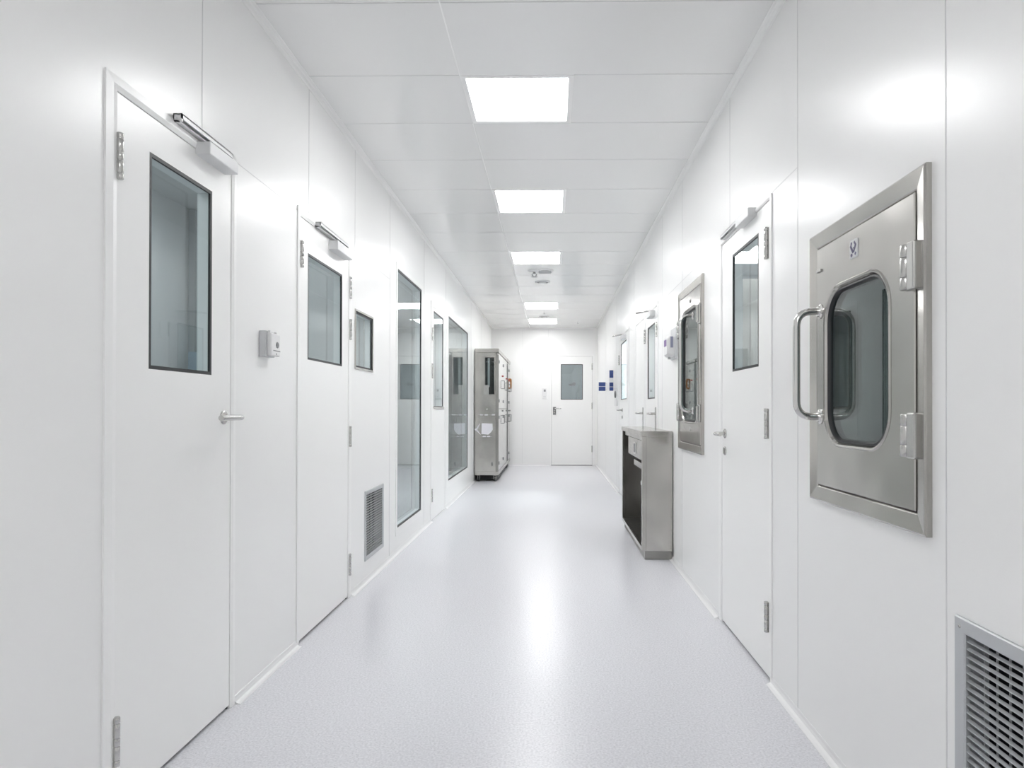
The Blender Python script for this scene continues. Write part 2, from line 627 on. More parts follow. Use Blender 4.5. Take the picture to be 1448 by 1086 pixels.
def closer(P, parent, body, rail, arm=True):
    """body, rail: (u0,u1,v0,v1,w0,w1)"""
    c = MB(P)
    c.box(*body, bev=0.004)
    bo = c.build('door_closer', M['alu'], parent)
    r = MB(P)
    u0, u1, v0, v1, w0, w1 = rail
    t = 0.004
    r.box(u0, u1, v1 - t, v1, w0, w1)
    r.box(u0, u1, v0, v0 + t, w0, w1 - 0.010)
    r.box(u0, u1, v0, v1, w0, w0 + t)
    r.box(u0, u1, v0 + (v1 - v0) * 0.35, v1, w1 - t, w1)
    r.box(u0, u0 + 0.006, v0, v1, w0, w1)
    r.box(u1 - 0.006, u1, v0, v1, w0, w1)
    r.build('slide_rail', M['alu'], bo)
    a = MB(P)
    bc = ((body[0] + body[1]) / 2, (body[2] + body[3]) / 2, (body[4] + body[5]) / 2)
    um = rail[0] + (rail[1] - rail[0]) * 0.6
    a.tube([(bc[0], body[3] - 0.002, bc[2]), (bc[0], body[3] + 0.010, bc[2]),
            (um, (v0 + v1) / 2, (w0 + w1) / 2)], 0.005, 8)
    a.build('closer_arm', M['alu'], bo)
    # small key slot under the body
    return bo


def pane_parts(P, parent, u0, u1, v0, v1, glassmat, gw=0.012, w0=-0.05, w1=0.0, seal='gasket'):
    """Black gasket, two sheets of glass."""
    g = MB(P)
    g.frame(u0, u1, v0, v1, [(0.0, w1 - 0.007), (0.0, w1 + 0.001), (gw, w1 + 0.001), (gw, w1 - 0.007)])
    g.build(seal, M['black'], parent)
    g = MB(P)
    g.frame(u0, u1, v0, v1, [(0.0, w0), (0.0, w1 - 0.0075), (gw * 0.8, w1 - 0.0075), (gw * 0.8, w0)])
    g.build('spacer_frame', M['spacer'], parent)
    p = MB(P)
    p.quad([(u0 + gw * 0.6, v0 + gw * 0.6, w1 - 0.004), (u1 - gw * 0.6, v0 + gw * 0.6, w1 - 0.004),
            (u1 - gw * 0.6, v1 - gw * 0.6, w1 - 0.004), (u0 + gw * 0.6, v1 - gw * 0.6, w1 - 0.004)])
    p.quad([(u0 + gw * 0.6, v0 + gw * 0.6, w0 + 0.004), (u1 - gw * 0.6, v0 + gw * 0.6, w0 + 0.004),
            (u1 - gw * 0.6, v1 - gw * 0.6, w0 + 0.004), (u0 + gw * 0.6, v1 - gw * 0.6, w0 + 0.004)])
    return p.build('glass_pane', glassmat, parent)


def door(n, P, outer, leaf, win, label, hinges=(), fw=None, glassmat=None, gap=0.006):
    u0, u1, vt = outer
    c = P((u0 + u1) / 2, 0, 0)
    o = root('door_%d' % n, c, label, 'door', None, 'structure')
    l0, l1, lb, lt = leaf
    f = MB(P)
    # jamb: outer lip slightly proud of the wall, stepping down to the leaf
    d = min(l0 - u0, u1 - l1, vt - lt)
    st = []
    prof_w = [(0, -TW - 0.005), (0, 0.006), (0.6, 0.007), (1.0, 0.003), (1.0, -TW - 0.005)]
    a, b, t = l0 - u0 - 0.003, u1 - l1 - 0.003, vt - lt - 0.003
    L0 = [(u0 + a * k, 0, w) for k, w in prof_w]
    L1 = [(u0 + a * k, vt - t * k, w) for k, w in prof_w]
    L2 = [(u1 - b * k, vt - t * k, w) for k, w in prof_w]
    L3 = [(u1 - b * k, 0, w) for k, w in prof_w]
    f.loft([L0, L1, L2, L3])
    f.build('door_frame', M['trim'], o)
    s = MB(P)   # dark seal round the leaf; strip under it painted as the gap's shade
    s.frame(l0 - 0.003, l1 + 0.003, 0.0005, lt + 0.003, [(0, -TW), (0, -0.006), (0.009, -0.006), (0.009, -TW)], bottom=False)
    s.box(l0, l1, 0.0005, lb + 0.004, -TW + 0.006, -0.016)
    s.build('door_seal', M['gap'], o)
    lf = MB(P)
    lf.plate(l0, l1, lb, lt, [win] if win else [], -0.05, 0.001)
    lo = lf.build('leaf', M['door'], o)
    if win:
        pane_parts(P, lo, *win, glassmat or M['glass'])
    for h in hinges:
        hinge(P, o, *h)
    return o, lo


GL = M['glass']
d1, d1l = door(1, PL, D1, (1.876, 2.548, 0.014, 2.103), (2.029, 2.407, 1.305, 1.990),
               'white door nearest on the left wall with a tall glazed panel and slide-rail closer',
               [(1.879, 1.848, 1.986), (1.875, 0.141, 0.285), (1.877, 0.98, 1.12)][:2])
lever(PL, d1l, 2.495, 1.146, -1, 0.165, key=False, out=0.078)
closer(PL, d1l, (2.29, 2.50, 2.085, 2.132, 0.0, 0.055), (2.15, 2.50, 2.140, 2.166, 0.004, 0.034))

d2, d2l = door(2, PL, D2, (3.257, 4.030, 0.014, 2.148), (3.358, 3.912, 1.436, 1.990),
               'white door on the left wall between the door-entry box and the small steel-framed window',
               [(3.262, 1.891, 2.03), (4.05, 1.867, 2.009), (4.05, 1.61, 1.743), (4.05, 0.942, 1.074), (4.05, 0.14, 0.277)])
closer(PL, d2l, (3.67, 3.95, 2.085, 2.138, 0.0, 0.055), (3.45, 3.93, 2.152, 2.178, 0.004, 0.034))

d3, d3l = door(3, PL, D3, (6.835, 7.65, 0.006, 2.265), (6.95, 7.56, 1.20, 2.235),
               'white half-glazed door on the left wall between the two floor-length windows',
               [(6.828, 1.90, 2.04), (6.828, 1.50, 1.66), (6.828, 0.2, 0.34)])
sill = MB(PL)
sill.box(6.94, 7.57, 1.185, 1.205, 0.0, 0.014, bev=0.003)
sill.build('glazing_sill', M['steel'], d3l)

d4, d4l = door(4, PR, D4, (2.845, 3.640, 0.013, 2.092), (3.0, 3.434, 1.378, 1.992),
               'white door on the right wall between the two steel pass-through hatches',
               [(2.872, 1.839, 1.983), (2.872, 1.049, 1.186), (2.872, 0.202, 0.339)])
lever(PR, d4l, 3.575, 1.048, -1, 0.12)
closer(PR, d4l, (3.03, 3.24, 2.078, 2.120, 0.0, 0.042), (3.20, 3.57, 2.108, 2.130, 0.004, 0.030))


def arm_closer(P, leafobj, u0, u1, vb, ua):
    c = MB(P)
    c.box(u0, u1, vb, vb + 0.055, 0.0, 0.05, bev=0.004)
    co = c.build('door_closer', M['alu'], leafobj)
    a = MB(P)
    um = (u0 + u1) / 2
    a.box(um - 0.02, um + 0.02, vb + 0.055, vb + 0.062, 0.01, 0.04)
    a.tube([(um, vb + 0.065, 0.025), (ua, vb + 0.075, 0.13)], 0.008, 8)
    a.tube([(ua, vb + 0.075, 0.13), (ua - 0.12, vb + 0.085, 0.0)], 0.007, 8)
    a.build('folding_arm', M['satin'], co)
    return co


d5, d5l = door(5, PR, D5, (5.865, 6.62, 0.006, 2.11), (6.02, 6.475, 1.28, 1.985),
               'white glazed leaf on the right wall just above the low steel cabinet with folding closer arm',
               [(6.628, 1.844, 1.989), (5.868, 1.832, 1.973)])
lever(PR, d5l, 5.96, 1.14, 1, 0.12, key=False, plate=True)
arm_closer(PR, d5l, 6.0, 6.22, 2.04, 6.35)
d5b, d5bl = door(6, PR, D5B, (6.71, 7.38, 0.006, 2.11), None, 'plain white unglazed leaf beside the glazed leaf on the right wall', [])
lever(PR, d5bl, 6.78, 1.14, 1, 0.12, key=False, plate=True)
d6, d6l = door(7, PR, D6, (8.10, 9.17, 0.006, 2.165), (8.30, 8.99, 1.31, 2.075),
               'far white door on the right wall with a brightly lit window', [(9.17, 1.8, 1.94)])
lever(PR, d6l, 8.78, 1.168, 1, 0.13, key=True, plate=False)
arm_closer(PR, d6l, 8.35, 8.6, 2.09, 8.8)

de, del_ = door(8, PE, (-0.045, 0.867, 2.318), (-0.014, 0.836, 0.012, 2.285), (0.18, 0.64, 1.38, 2.12),
                'white door in the end wall with a grey glazed panel and dark lock',
                [(0.838, 2.0, 2.14), (0.838, 1.18, 1.32), (0.838, 0.28, 0.42)])
lk = MB(PE)
lk.rloops([(0.018, 0.082, 1.06, 1.225, 0.01, -0.002), (0.018, 0.082, 1.06, 1.225, 0.01, 0.018), (0.022, 0.078, 1.064, 1.221, 0.008, 0.022)],
          closed=False, caps=True)
lk.box(0.03, 0.07, 1.10, 1.125, 0.02, 0.026, mi=1)
lk.box(0.034, 0.066, 1.145, 1.16, 0.02, 0.025, mi=1)
lk.build('lock_case', [M['mgrey'], M['satin']], del_)
lv = MB(PE)
lv.tube(arc_path([(0.05, 1.195, 0.015), (0.05, 1.195, 0.06), (0.19, 1.19, 0.06)], 0.015), 0.009, 12)
lv.build('lever_handle', M['satin'], del_)
st = MB(PE)  # small dark grey shape on the end door's glass
blob = [(0.335, 1.70), (0.36, 1.675), (0.40, 1.66), (0.425, 1.675), (0.47, 1.67), (0.49, 1.69), (0.488, 1.735), (0.455, 1.745), (0.43, 1.73),
        (0.41, 1.715), (0.37, 1.705)]
st.loft([[(a, b, 0.0005) for a, b in blob], [(a, b, 0.002) for a, b in blob]])
st.build('dark_blob', M['mgrey'], del_)


# ---------------------------------------------------------------- windows
def window(n, P, outer, gl, label, framemat, fw=0.004, dark_edge=0.014, glassmat=None):
    u0, u1, v0, v1 = outer
    g0, g1, h0, h1 = gl
    o = root('window_%d' % n, P((u0 + u1) / 2, v0, 0), label, 'window', None, 'structure')
    f = MB(P)
    f.loft([[(u0, v0, -TW), (u0, v0, fw), (g0, h0, fw), (g0, h0, -TW)], [(u0, v1, -TW), (u0, v1, fw), (g0, h1, fw), (g0, h1, -TW)],
            [(u1, v1, -TW), (u1, v1, fw), (g1, h1, fw), (g1, h1, -TW)], [(u1, v0, -TW), (u1, v0, fw), (g1, h0, fw), (g1, h0, -TW)]], closed=True)
    f.build('window_frame', framemat, o)
    pane_parts(P, o, g0, g1, h0, h1, glassmat or M['glass'], gw=dark_edge, w1=-0.002)
    return o


window(1, PL, SW, (SW[0] + 0.012, SW[1] - 0.012, SW[2] + 0.012, SW[3] - 0.012),
       'small steel-framed window on the left wall beside the second door', M['steel'], fw=0.006, dark_edge=0.012)
window(2, PL, W1, (5.317, 6.293, 0.202, 2.334), 'narrower floor-length window on the left wall after the small vent', M['trim'], dark_edge=0.016)
window(3, PL, W2, (7.93, 9.76, 0.30, 2.322), 'wide floor-length window on the left wall just before the tall steel cabinet', M['trim'], dark_edge=0.016)


# ----------------------------------------------------------- pass-throughs
def pass_through(P, rect, win, rad, handle_u, hz, hinge_u, hinges, label, latch=None):
    u0, u1, v0, v1 = rect
    o = root('pass_through_hatch', P((u0 + u1) / 2, v0, 0), label, 'hatch', 'steel pass-through hatches on the right wall')
    fw = 0.052
    f = MB(P)
    f.frame(u0, u1, v0, v1, [(0.0, -0.02), (0.0, 0.014), (0.006, 0.018), (fw - 0.004, 0.010), (fw, 0.006), (fw, -0.02)])
    f.build('outer_frame', M['steel'], o)
    e = 0.004
    a0, a1, b0, b1 = u0 + fw + e, u1 - fw - e, v0 + fw + e, v1 - fw - e
    gp = MB(P)
    gp.frame(u0 + fw - 0.002, u1 - fw + 0.002, v0 + fw - 0.002, v1 - fw + 0.002, [(0, -0.022), (0, -0.004), (0.012, -0.004), (0.012, -0.022)])
    gp.build('door_seal', M['black'], o)
    g0, g1, h0, h1 = win
    dm = MB(P)
    n = 10
    dm.rloops([(a0, a1, b0, b1, 0.003, -0.012), (a0, a1, b0, b1, 0.003, 0.010), (a0 + 0.003, a1 - 0.003, b0 + 0.003, b1 - 0.003, 0.003, 0.013),
               (g0 - 0.016, g1 + 0.016, h0 - 0.016, h1 + 0.016, rad + 0.016, 0.013), (g0 - 0.012, g1 + 0.012, h0 - 0.012, h1 + 0.012, rad + 0.012, 0.017),
               (g0 - 0.006, g1 + 0.006, h0 - 0.006, h1 + 0.006, rad + 0.006, 0.015), (g0, g1, h0, h1, rad, 0.006), (g0, g1, h0, h1, rad, -0.012)], n=n)
    do = dm.build('hatch_door', M['steel'], o)
    gk = MB(P)
    gk.rloops([(g0, g1, h0, h1, rad, -0.012), (g0, g1, h0, h1, rad, 0.008), (g0 + 0.006, g1 - 0.006, h0 + 0.006, h1 - 0.006, rad - 0.006, 0.010),
               (g0 + 0.012, g1 - 0.012, h0 + 0.012, h1 - 0.012, rad - 0.012, 0.002), (g0 + 0.012, g1 - 0.012, h0 + 0.012, h1 - 0.012, rad - 0.012, -0.012)],
              n=n, smooth=True)
    gk.build('window_gasket', M['black'], do)
    p = MB(P)
    for w in (0.0, -0.010):
        f_ = p.bm.faces.new([p._v((a, b, w)) for a, b in rrect(g0 + 0.006, g1 - 0.006, h0 + 0.006, h1 - 0.006, rad - 0.006, n)])
    p.build('glass_pane', M['dglass'], do)
    # grab handle with two collars
    hm = MB(P)
    z0, z1 = hz
    hm.tube(arc_path([(handle_u, z0, 0.012), (handle_u, z0, 0.096), (handle_u, z1, 0.096), (handle_u, z1, 0.012)], 0.055, 8), 0.0125, 16)
    ho = hm.build('grab_handle', M['chrome'], do)
    for z in (z0, z1):
        c = MB(P)
        c.lathe((handle_u, z, 0.013), (0, 0, 1), [(0, 0.026), (0.003, 0.026), (0.006, 0.019), (0.012, 0.017)], 20)
        c.build('collar', M['chrome'], ho)
    for (za, zb) in hinges:
        hb = MB(P)
        s = 1 if hinge_u > (u0 + u1) / 2 else -1
        hb.box(min(hinge_u, hinge_u + s * 0.034), max(hinge_u, hinge_u + s * 0.034), za - 0.004, zb + 0.004, 0.010, 0.034, bev=0.004)
        h = zb - za
        for a, b in ((0, 0.27), (0.28, 0.72), (0.73, 1.0)):
            hb.lathe((hinge_u - s * 0.014, za + a * h, 0.027), (0, 1, 0), [(0, 0.012), (0.002, 0.0135), ((b - a) * h - 0.002, 0.0135), ((b - a) * h, 0.012)], 16)
        hb.box(min(hinge_u - s * 0.010, hinge_u - s * 0.034), max(hinge_u - s * 0.010, hinge_u - s * 0.034), za, zb, 0.011, 0.018)
        hb.build('hinge', M['satin'], o)
    if latch:
        lu, zs = latch
        for (za, zb) in zs:
            lb = MB(P)
            lb.box(lu - 0.022, lu + 0.022, za, zb, 0.008, 0.030, bev=0.004)
            lb.cyl((lu, za + 0.01, 0.034), (0, 1, 0), zb - za - 0.02, 0.010, 12)
            lb.build('latch', M['satin'], o)
    # steel chamber behind the door
    ch = MB(P)
    x0, x1, y0, y1, dpt = u0 + 0.03, u1 - 0.03, v0 + 0.03, v1 - 0.03, -0.62
    wv = [(x0, y0), (x1, y0), (x1, y1), (x0, y1)]
    for i in range(4):
        a, b = wv[i], wv[(i + 1) % 4]
        ch.quad([(a[0], a[1], -0.021), (b[0], b[1], -0.021), (b[0], b[1], dpt), (a[0], a[1], dpt)])
    ch.rloops([(x0, x1, y0, y1, 0.002, dpt), (g0, g1, h0, h1, rad, dpt), (g0, g1, h0, h1, rad, dpt - 0.03), (x0, x1, y0, y1, 0.002, dpt - 0.03)], n=6)
    ch.build('chamber', M['steel'], o)
    fg = MB(P)
    fg.bm.faces.new([fg._v((a, b, dpt - 0.015)) for a, b in rrect(g0, g1, h0, h1, rad, 6)])
    fg.build('rear_glass_pane', M['dglass'], o)
    return o, do


pt1, pd1 = pass_through(PR, P1, (1.828, 2.238, 1.072, 1.578), 0.105, 2.283, (1.155, 1.522), 1.696, [(1.058, 1.168), (1.492, 1.608)],
                        'large steel pass-through hatch nearest on the right wall with a tall grab handle')
pt2, pd2 = pass_through(PR, P2, (4.20, 4.71, 1.10, 1.86), 0.11, 4.33, (1.17, 1.80), 4.775, [(1.10, 1.22), (1.70, 1.825)],
                        'steel pass-through hatch seen edge-on beside the low steel cabinet', latch=(4.115, [(1.10, 1.21), (1.72, 1.85)]))
# badge with a small emblem on the near hatch
bd = MB(PR)
bd.rloops([(2.000, 2.056, 1.650, 1.708, 0.008, 0.012), (2.000, 2.056, 1.650, 1.708, 0.008, 0.0145), (2.003, 2.053, 1.653, 1.705, 0.006, 0.0155)],
          closed=False, caps=True)
bo = bd.build('badge', M['lgrey'], pd1)
em = MB(PR)
for a, b, wd in (((2.048, 1.692), (2.030, 1.668), 0.009), ((2.012, 1.692), (2.028, 1.668), 0.009), ((2.046, 1.698), (2.038, 1.696), 0.009),
                 ((2.024, 1.700), (2.016, 1.692), 0.007), ((2.020, 1.684), (2.016, 1.678), 0.004), ((2.045, 1.664), (2.036, 1.658), 0.009),
                 ((2.018, 1.664), (2.012, 1.660), 0.009), ((2.030, 1.684), (2.027, 1.680), 0.003)):
    d = (Vector((b[0], b[1])) - Vector((a[0], a[1]))).normalized()
    nn = Vector((-d.y, d.x)) * wd / 2
    q = [(a[0] + nn.x, a[1] + nn.y), (b[0] + nn.x, b[1] + nn.y), (b[0] - nn.x, b[1] - nn.y), (a[0] - nn.x, a[1] - nn.y)]
    em.loft([[(x, y, 0.0150) for x, y in q], [(x, y, 0.0162) for x, y in q]])
em.build('emblem', M['badge'], bo)
lt = MB(PR)
lt.cyl((2.30, 1.665, 0.012), (0, 0, 1), 0.006, 0.006, 12)
lt.box(2.272, 2.305, 1.660, 1.670, 0.013, 0.020, bev=0.002)
lt.build('turn_latch', M['satin'], pd1)
for nm, par, u, v in (('keyhole', pd2, 4.42, 1.045), ('keyhole', pd2, 4.43, 1.915)):
    kk = MB(PR)
    kk.lathe((u, v, 0.012), (0, 0, 1), [(0, 0.014), (0.004, 0.014), (0.006, 0.010), (0.004, 0.005)], 16)
    kk.build(nm, M['chrome'], par)


# ------------------------------------------------------------------ vents
def vent(P, rect, label, fw=0.036):
    u0, u1, v0, v1 = rect
    o = root('wall_vent', P((u0 + u1) / 2, v0, 0), label, 'vent', 'wall vents near the floor')
    f = MB(P)
    f.frame(u0 - 0.004, u1 + 0.004, v0 - 0.004, v1 + 0.004, [(0, -0.002), (0, 0.005), (0.003, 0.008), (fw - 0.003, 0.006), (fw, 0.003), (fw, -0.05)])
    f.build('vent_frame', M['grille'], o)
    h = MB(P)
    n = int(round((v1 - v0 - 2 * fw) / 0.0178))
    for i in range(n):
        z = v0 + fw + (i + 0.5) * (v1 - v0 - 2 * fw) / n
        a, b = (0.002, z - 0.0022), (-0.0065, z + 0.0006)
        t = 0.0009
        h.loft([[(u, a[1] - t, a[0]), (u, a[1] + t, a[0]), (u, b[1] + t, b[0]), (u, b[1] - t, b[0])] for u in (u0 + fw - 0.006, u1 - fw + 0.006)])
    h.build('louvre_blades', M['grille'], o)
    vb = MB(P)
    m = int(round((u1 - u0 - 2 * fw) / 0.038))
    for i in range(1, m):
        u = u0 + fw + i * (u1 - u0 - 2 * fw) / m
        vb.box(u - 0.0012, u + 0.0012, v0 + fw - 0.004, v1 - fw + 0.004, -0.0145, -0.0105)
    vb.build('rear_blades', M['grille'], o)
    d = MB(P)
    d.box(u0 + 0.01, u1 - 0.01, v0 + 0.01, v1 - 0.01, -0.30, -0.29)
    for a in ((u0 + 0.01, u0 + 0.014, v0 + 0.01, v1 - 0.01), (u1 - 0.014, u1 - 0.01, v0 + 0.01, v1 - 0.01),
              (u0 + 0.01, u1 - 0.01, v0 + 0.01, v0 + 0.014), (u0 + 0.01, u1 - 0.01, v1 - 0.014, v1 - 0.01)):
        d.box(*a, -0.30, -0.051)
    d.build('duct', M['dark'], o)
    return o


vent(PL, LV, 'grey louvred vent low on the left wall between the small and tall windows', 0.030)
rv = vent(PR, RV, 'grey louvred vent low on the right wall in the near corner of the view', 0.036)
sc = MB(PR)
sc.lathe((1.52, 0.680, 0.006), (0, 0, 1), [(0, 0.005), (0.002, 0.004), (0.003, 0.002)], 12)
sc.build('screw', M['satin'], rv)

# ------------------------------------------------------------- wall devices
o = root('door_entry_box', PL(2.89, 1.40, 0), 'grey door-entry box with round button between the two near left doors', 'intercom')
mb = MB(PL)
mb.box(2.80, 2.895, 1.408, 1.520, 0, 0.030, bev=0.003)
mb.build('back_box', M['lgrey'], o)
mb = MB(PL)
mb.box(2.812, 2.905, 1.412, 1.512, 0.029, 0.050, bev=0.006, seg=3)
mb.box(2.822, 2.83, 1.512, 1.522, 0.030, 0.040)
mb.box(2.885, 2.893, 1.512, 1.520, 0.030, 0.040)
fr_ = mb.build('cover', M['white'], o)
mb = MB(PL)
mb.lathe((2.872, 1.462, 0.0495), (0, 0, 1), [(0, 0.014), (0.002, 0.014), (0.0035, 0.011)], 24)
mb.build('round_button', M['mgrey'], fr_)
mb = MB(PL)
mb.box(2.830, 2.902, 1.4335, 1.4375, 0.0495, 0.0505)
mb.box(2.858, 2.864, 1.418, 1.425, 0.0495, 0.0508)
mb.build('marking', M['mgrey'], fr_)

o = root('control_panel', PE(-0.155, 1.40, 0), 'small white control panel on the end wall left of the door', 'control panel')
mb = MB(PE)
mb.box(-0.205, -0.11, 1.395, 1.62, 0, 0.03, bev=0.005)
mb.build('housing', M['white'], o)
mb = MB(PE)
mb.box(-0.175, -0.135, 1.545, 1.59, 0.0295, 0.032)
mb.build('display', M['mgrey'], o)
mb = MB(PE)
mb.box(-0.185, -0.13, 1.43, 1.445, 0.0295, 0.033)
mb.build('card_slot', M['lgrey'], o)

o = root('hand_sanitizer_dispenser', PR(5.0, 1.58, 0), 'white wall dispenser with violet labels above the near end of the low steel cabinet', 'dispenser')
mb = MB(PR)
mb.box(4.93, 5.14, 1.565, 1.805, 0, 0.016, bev=0.004)
mb.build('back_plate', M['lgrey'], o)
mb = MB(PR)
mb.rloops([(4.96, 5.12, 1.585, 1.74, 0.02, 0.015), (4.96, 5.12, 1.585, 1.74, 0.02, 0.060), (4.97, 5.11, 1.60, 1.73, 0.02, 0.075)], closed=False, caps=True)
bdy = mb.build('body', M['white'], o)
mb = MB(PR)
mb.box(4.99, 5.09, 1.665, 1.715, 0.0745, 0.0765)
mb.build('violet_label', M['purple'], bdy)
mb = MB(PR)
mb.box(4.957, 4.961, 1.65, 1.735, 0.030, 0.050)
mb.build('side_label', M['slate'], bdy)
mb = MB(PR)
mb.cyl((5.04, 1.588, 0.045), (0, -1, 0), 0.022, 0.012, 12)
mb.build('nozzle', M['lgrey'], bdy)

o = root('door_sensor', PR(9.72, 1.28, 0), 'white wall plate with grey oval sensor beside the far lit door', 'sensor')
mb = MB(PR)
mb.box(9.45, 9.85, 1.23, 1.50, 0, 0.010, bev=0.003)
mb.build('plate', M['white'], o)
mb = MB(PR)
mb.loft([[(9.66 + k * 0.11 * math.cos(t), 1.40 + k * 0.055 * math.sin(t), w) for t in [2 * math.pi * i / 24 for i in range(24)]]
         for k, w in ((1, 0.009), (1, 0.016), (0.8, 0.024))], smooth=True)
mb.build('sensor_eye', M['mgrey'], o)


def blade_sign(y, x_out, x_in, zs, label):
    """Sign standing out from the right wall, facing down the corridor."""
    z0, z1 = min(s[0] for s in zs), max(s[1] for s in zs)
    o = root('blade_sign', (R, y, z0), label, 'sign', 'navy signs at the far end of the right wall')
    b = MB(PW)
    b.box(x_out, x_in, y - 0.008, y, z0, z1, bev=0.002)
    b.build('board', M['white'], o)
    for a, c, mat in zs:
        p = MB(PW)
        p.box(x_out + 0.002, x_in - 0.002, y - 0.0105, y - 0.0075, a, c)
        p.build('sign_face', M[mat], o)
    for zz in (z0 + 0.02, z1 - 0.035):
        br = MB(PW)
        br.box(x_in - 0.004, R, y - 0.006, y - 0.002, zz, zz + 0.015)
        br.build('bracket', M['white'], o)
    return o


blade_sign(11.3, 0.805, 0.925, [(1.497, 1.570, 'blue'), (1.578, 1.648, 'blue')], 'square navy sign in two rows nearest the end wall')
blade_sign(9.95, 0.872, 0.935, [(1.462, 1.518, 'blue'), (1.525, 1.588, 'blue'), (1.588, 1.66, 'white'), (1.66, 1.775, 'blue')],
           'narrow tall navy and white sign next to the far lit door')

# ------------------------------------------------- sprinklers and diffusers
def sprinkler(x, y, label, s=1.0):
    def P(u, v, w): return Vector((x + u, y + v, HC - w))
    o = root('sprinkler_head', (x, y, HC), label, 'sprinkler', 'fittings on the corridor ceiling')
    mb = MB(P)
    mb.lathe((0, 0, -0.002), (0, 0, 1), [(0, 0.06 * s), (0.004, 0.06 * s), (0.004 + 0.012 * s, 0.035 * s), (0.004 + 0.014 * s, 0.016 * s)], 24)
    mb.build('escutcheon', M['white'], o)
    mb = MB(P)
    mb.cyl((0, 0, 0.010 * s), (0, 0, 1), 0.022 * s, 0.011 * s, 12)
    for k in (-1, 1):
        mb.tube(arc_path([(k * 0.010 * s, 0, 0.028 * s), (k * 0.024 * s, 0, 0.038 * s), (k * 0.003 * s, 0, 0.056 * s)], 0.006 * s), 0.0035 * s, 8)
    mb.build('body', M['mgrey'], o)
    mb = MB(P)
    mb.lathe((0, 0, 0.054 * s), (0, 0, 1), [(0, 0.008 * s), (0.003 * s, 0.030 * s), (0.005 * s, 0.030 * s), (0.006 * s, 0.01 * s)], 20)
    mb.build('deflector', M['mgrey'], o)
    return o


o = sprinkler(-0.22, 7.95, 'grey ceiling sprinkler just behind the third light panel', 1.35)
mb = MB(lambda u, v, w: Vector((-0.09 + u, 7.96 + v, HC - w)))
mb.lathe((0, 0, -0.002), (0, 0, 1), [(0, 0.11), (0.006, 0.11), (0.014, 0.09), (0.014, 0.085), (0.008, 0.08)], 28)
mb.build('air_diffuser_rim', M['white'], o)
mb = MB(lambda u, v, w: Vector((-0.09 + u, 7.96 + v, HC - w)))
for k in range(4):
    mb.box(-0.075, 0.075, -0.06 + k * 0.04, -0.052 + k * 0.04, 0.004, 0.022)
mb.build('louvre', M['lgrey'], o)


def round_diffuser(x, y, r, label):
    def P(u, v, w): return Vector((x + u, y + v, HC - w))
    o = root('ceiling_diffuser', (x, y, HC), label, 'ceiling vent', 'fittings on the corridor ceiling')
    mb = MB(P)
    mb.lathe((0, 0, -0.002), (0, 0, 1), [(0, r), (0.006, r), (0.016, r * 0.82), (0.010, r * 0.74)], 28)
    mb.build('rim', M['white'], o)
    mb = MB(P)
    mb.lathe((0, 0, 0.004), (0, 0, 1), [(0, r * 0.74), (0.010, r * 0.7), (0.012, r * 0.6)], 28)
    mb.build('slot', M['mgrey'], o)
    mb = MB(P)
    mb.lathe((0, 0, 0.010), (0, 0, 1), [(0, r * 0.55), (0.014, r * 0.52), (0.020, r * 0.3)], 28)
    mb.build('core', M['white'], o)
    return o


round_diffuser(-0.13, 8.65, 0.10, 'round white air diffuser midway between the third and fourth light panels')
round_diffuser(-0.15, 11.9, 0.09, 'small round white air diffuser just before the last light panel')
sprinkler(-0.14, 11.42, 'small grey sprinkler beyond the fourth light panel', 0.45)
sprinkler(0.50, 12.72, 'small dark sprinkler to the right of the last light panel', 0.4)


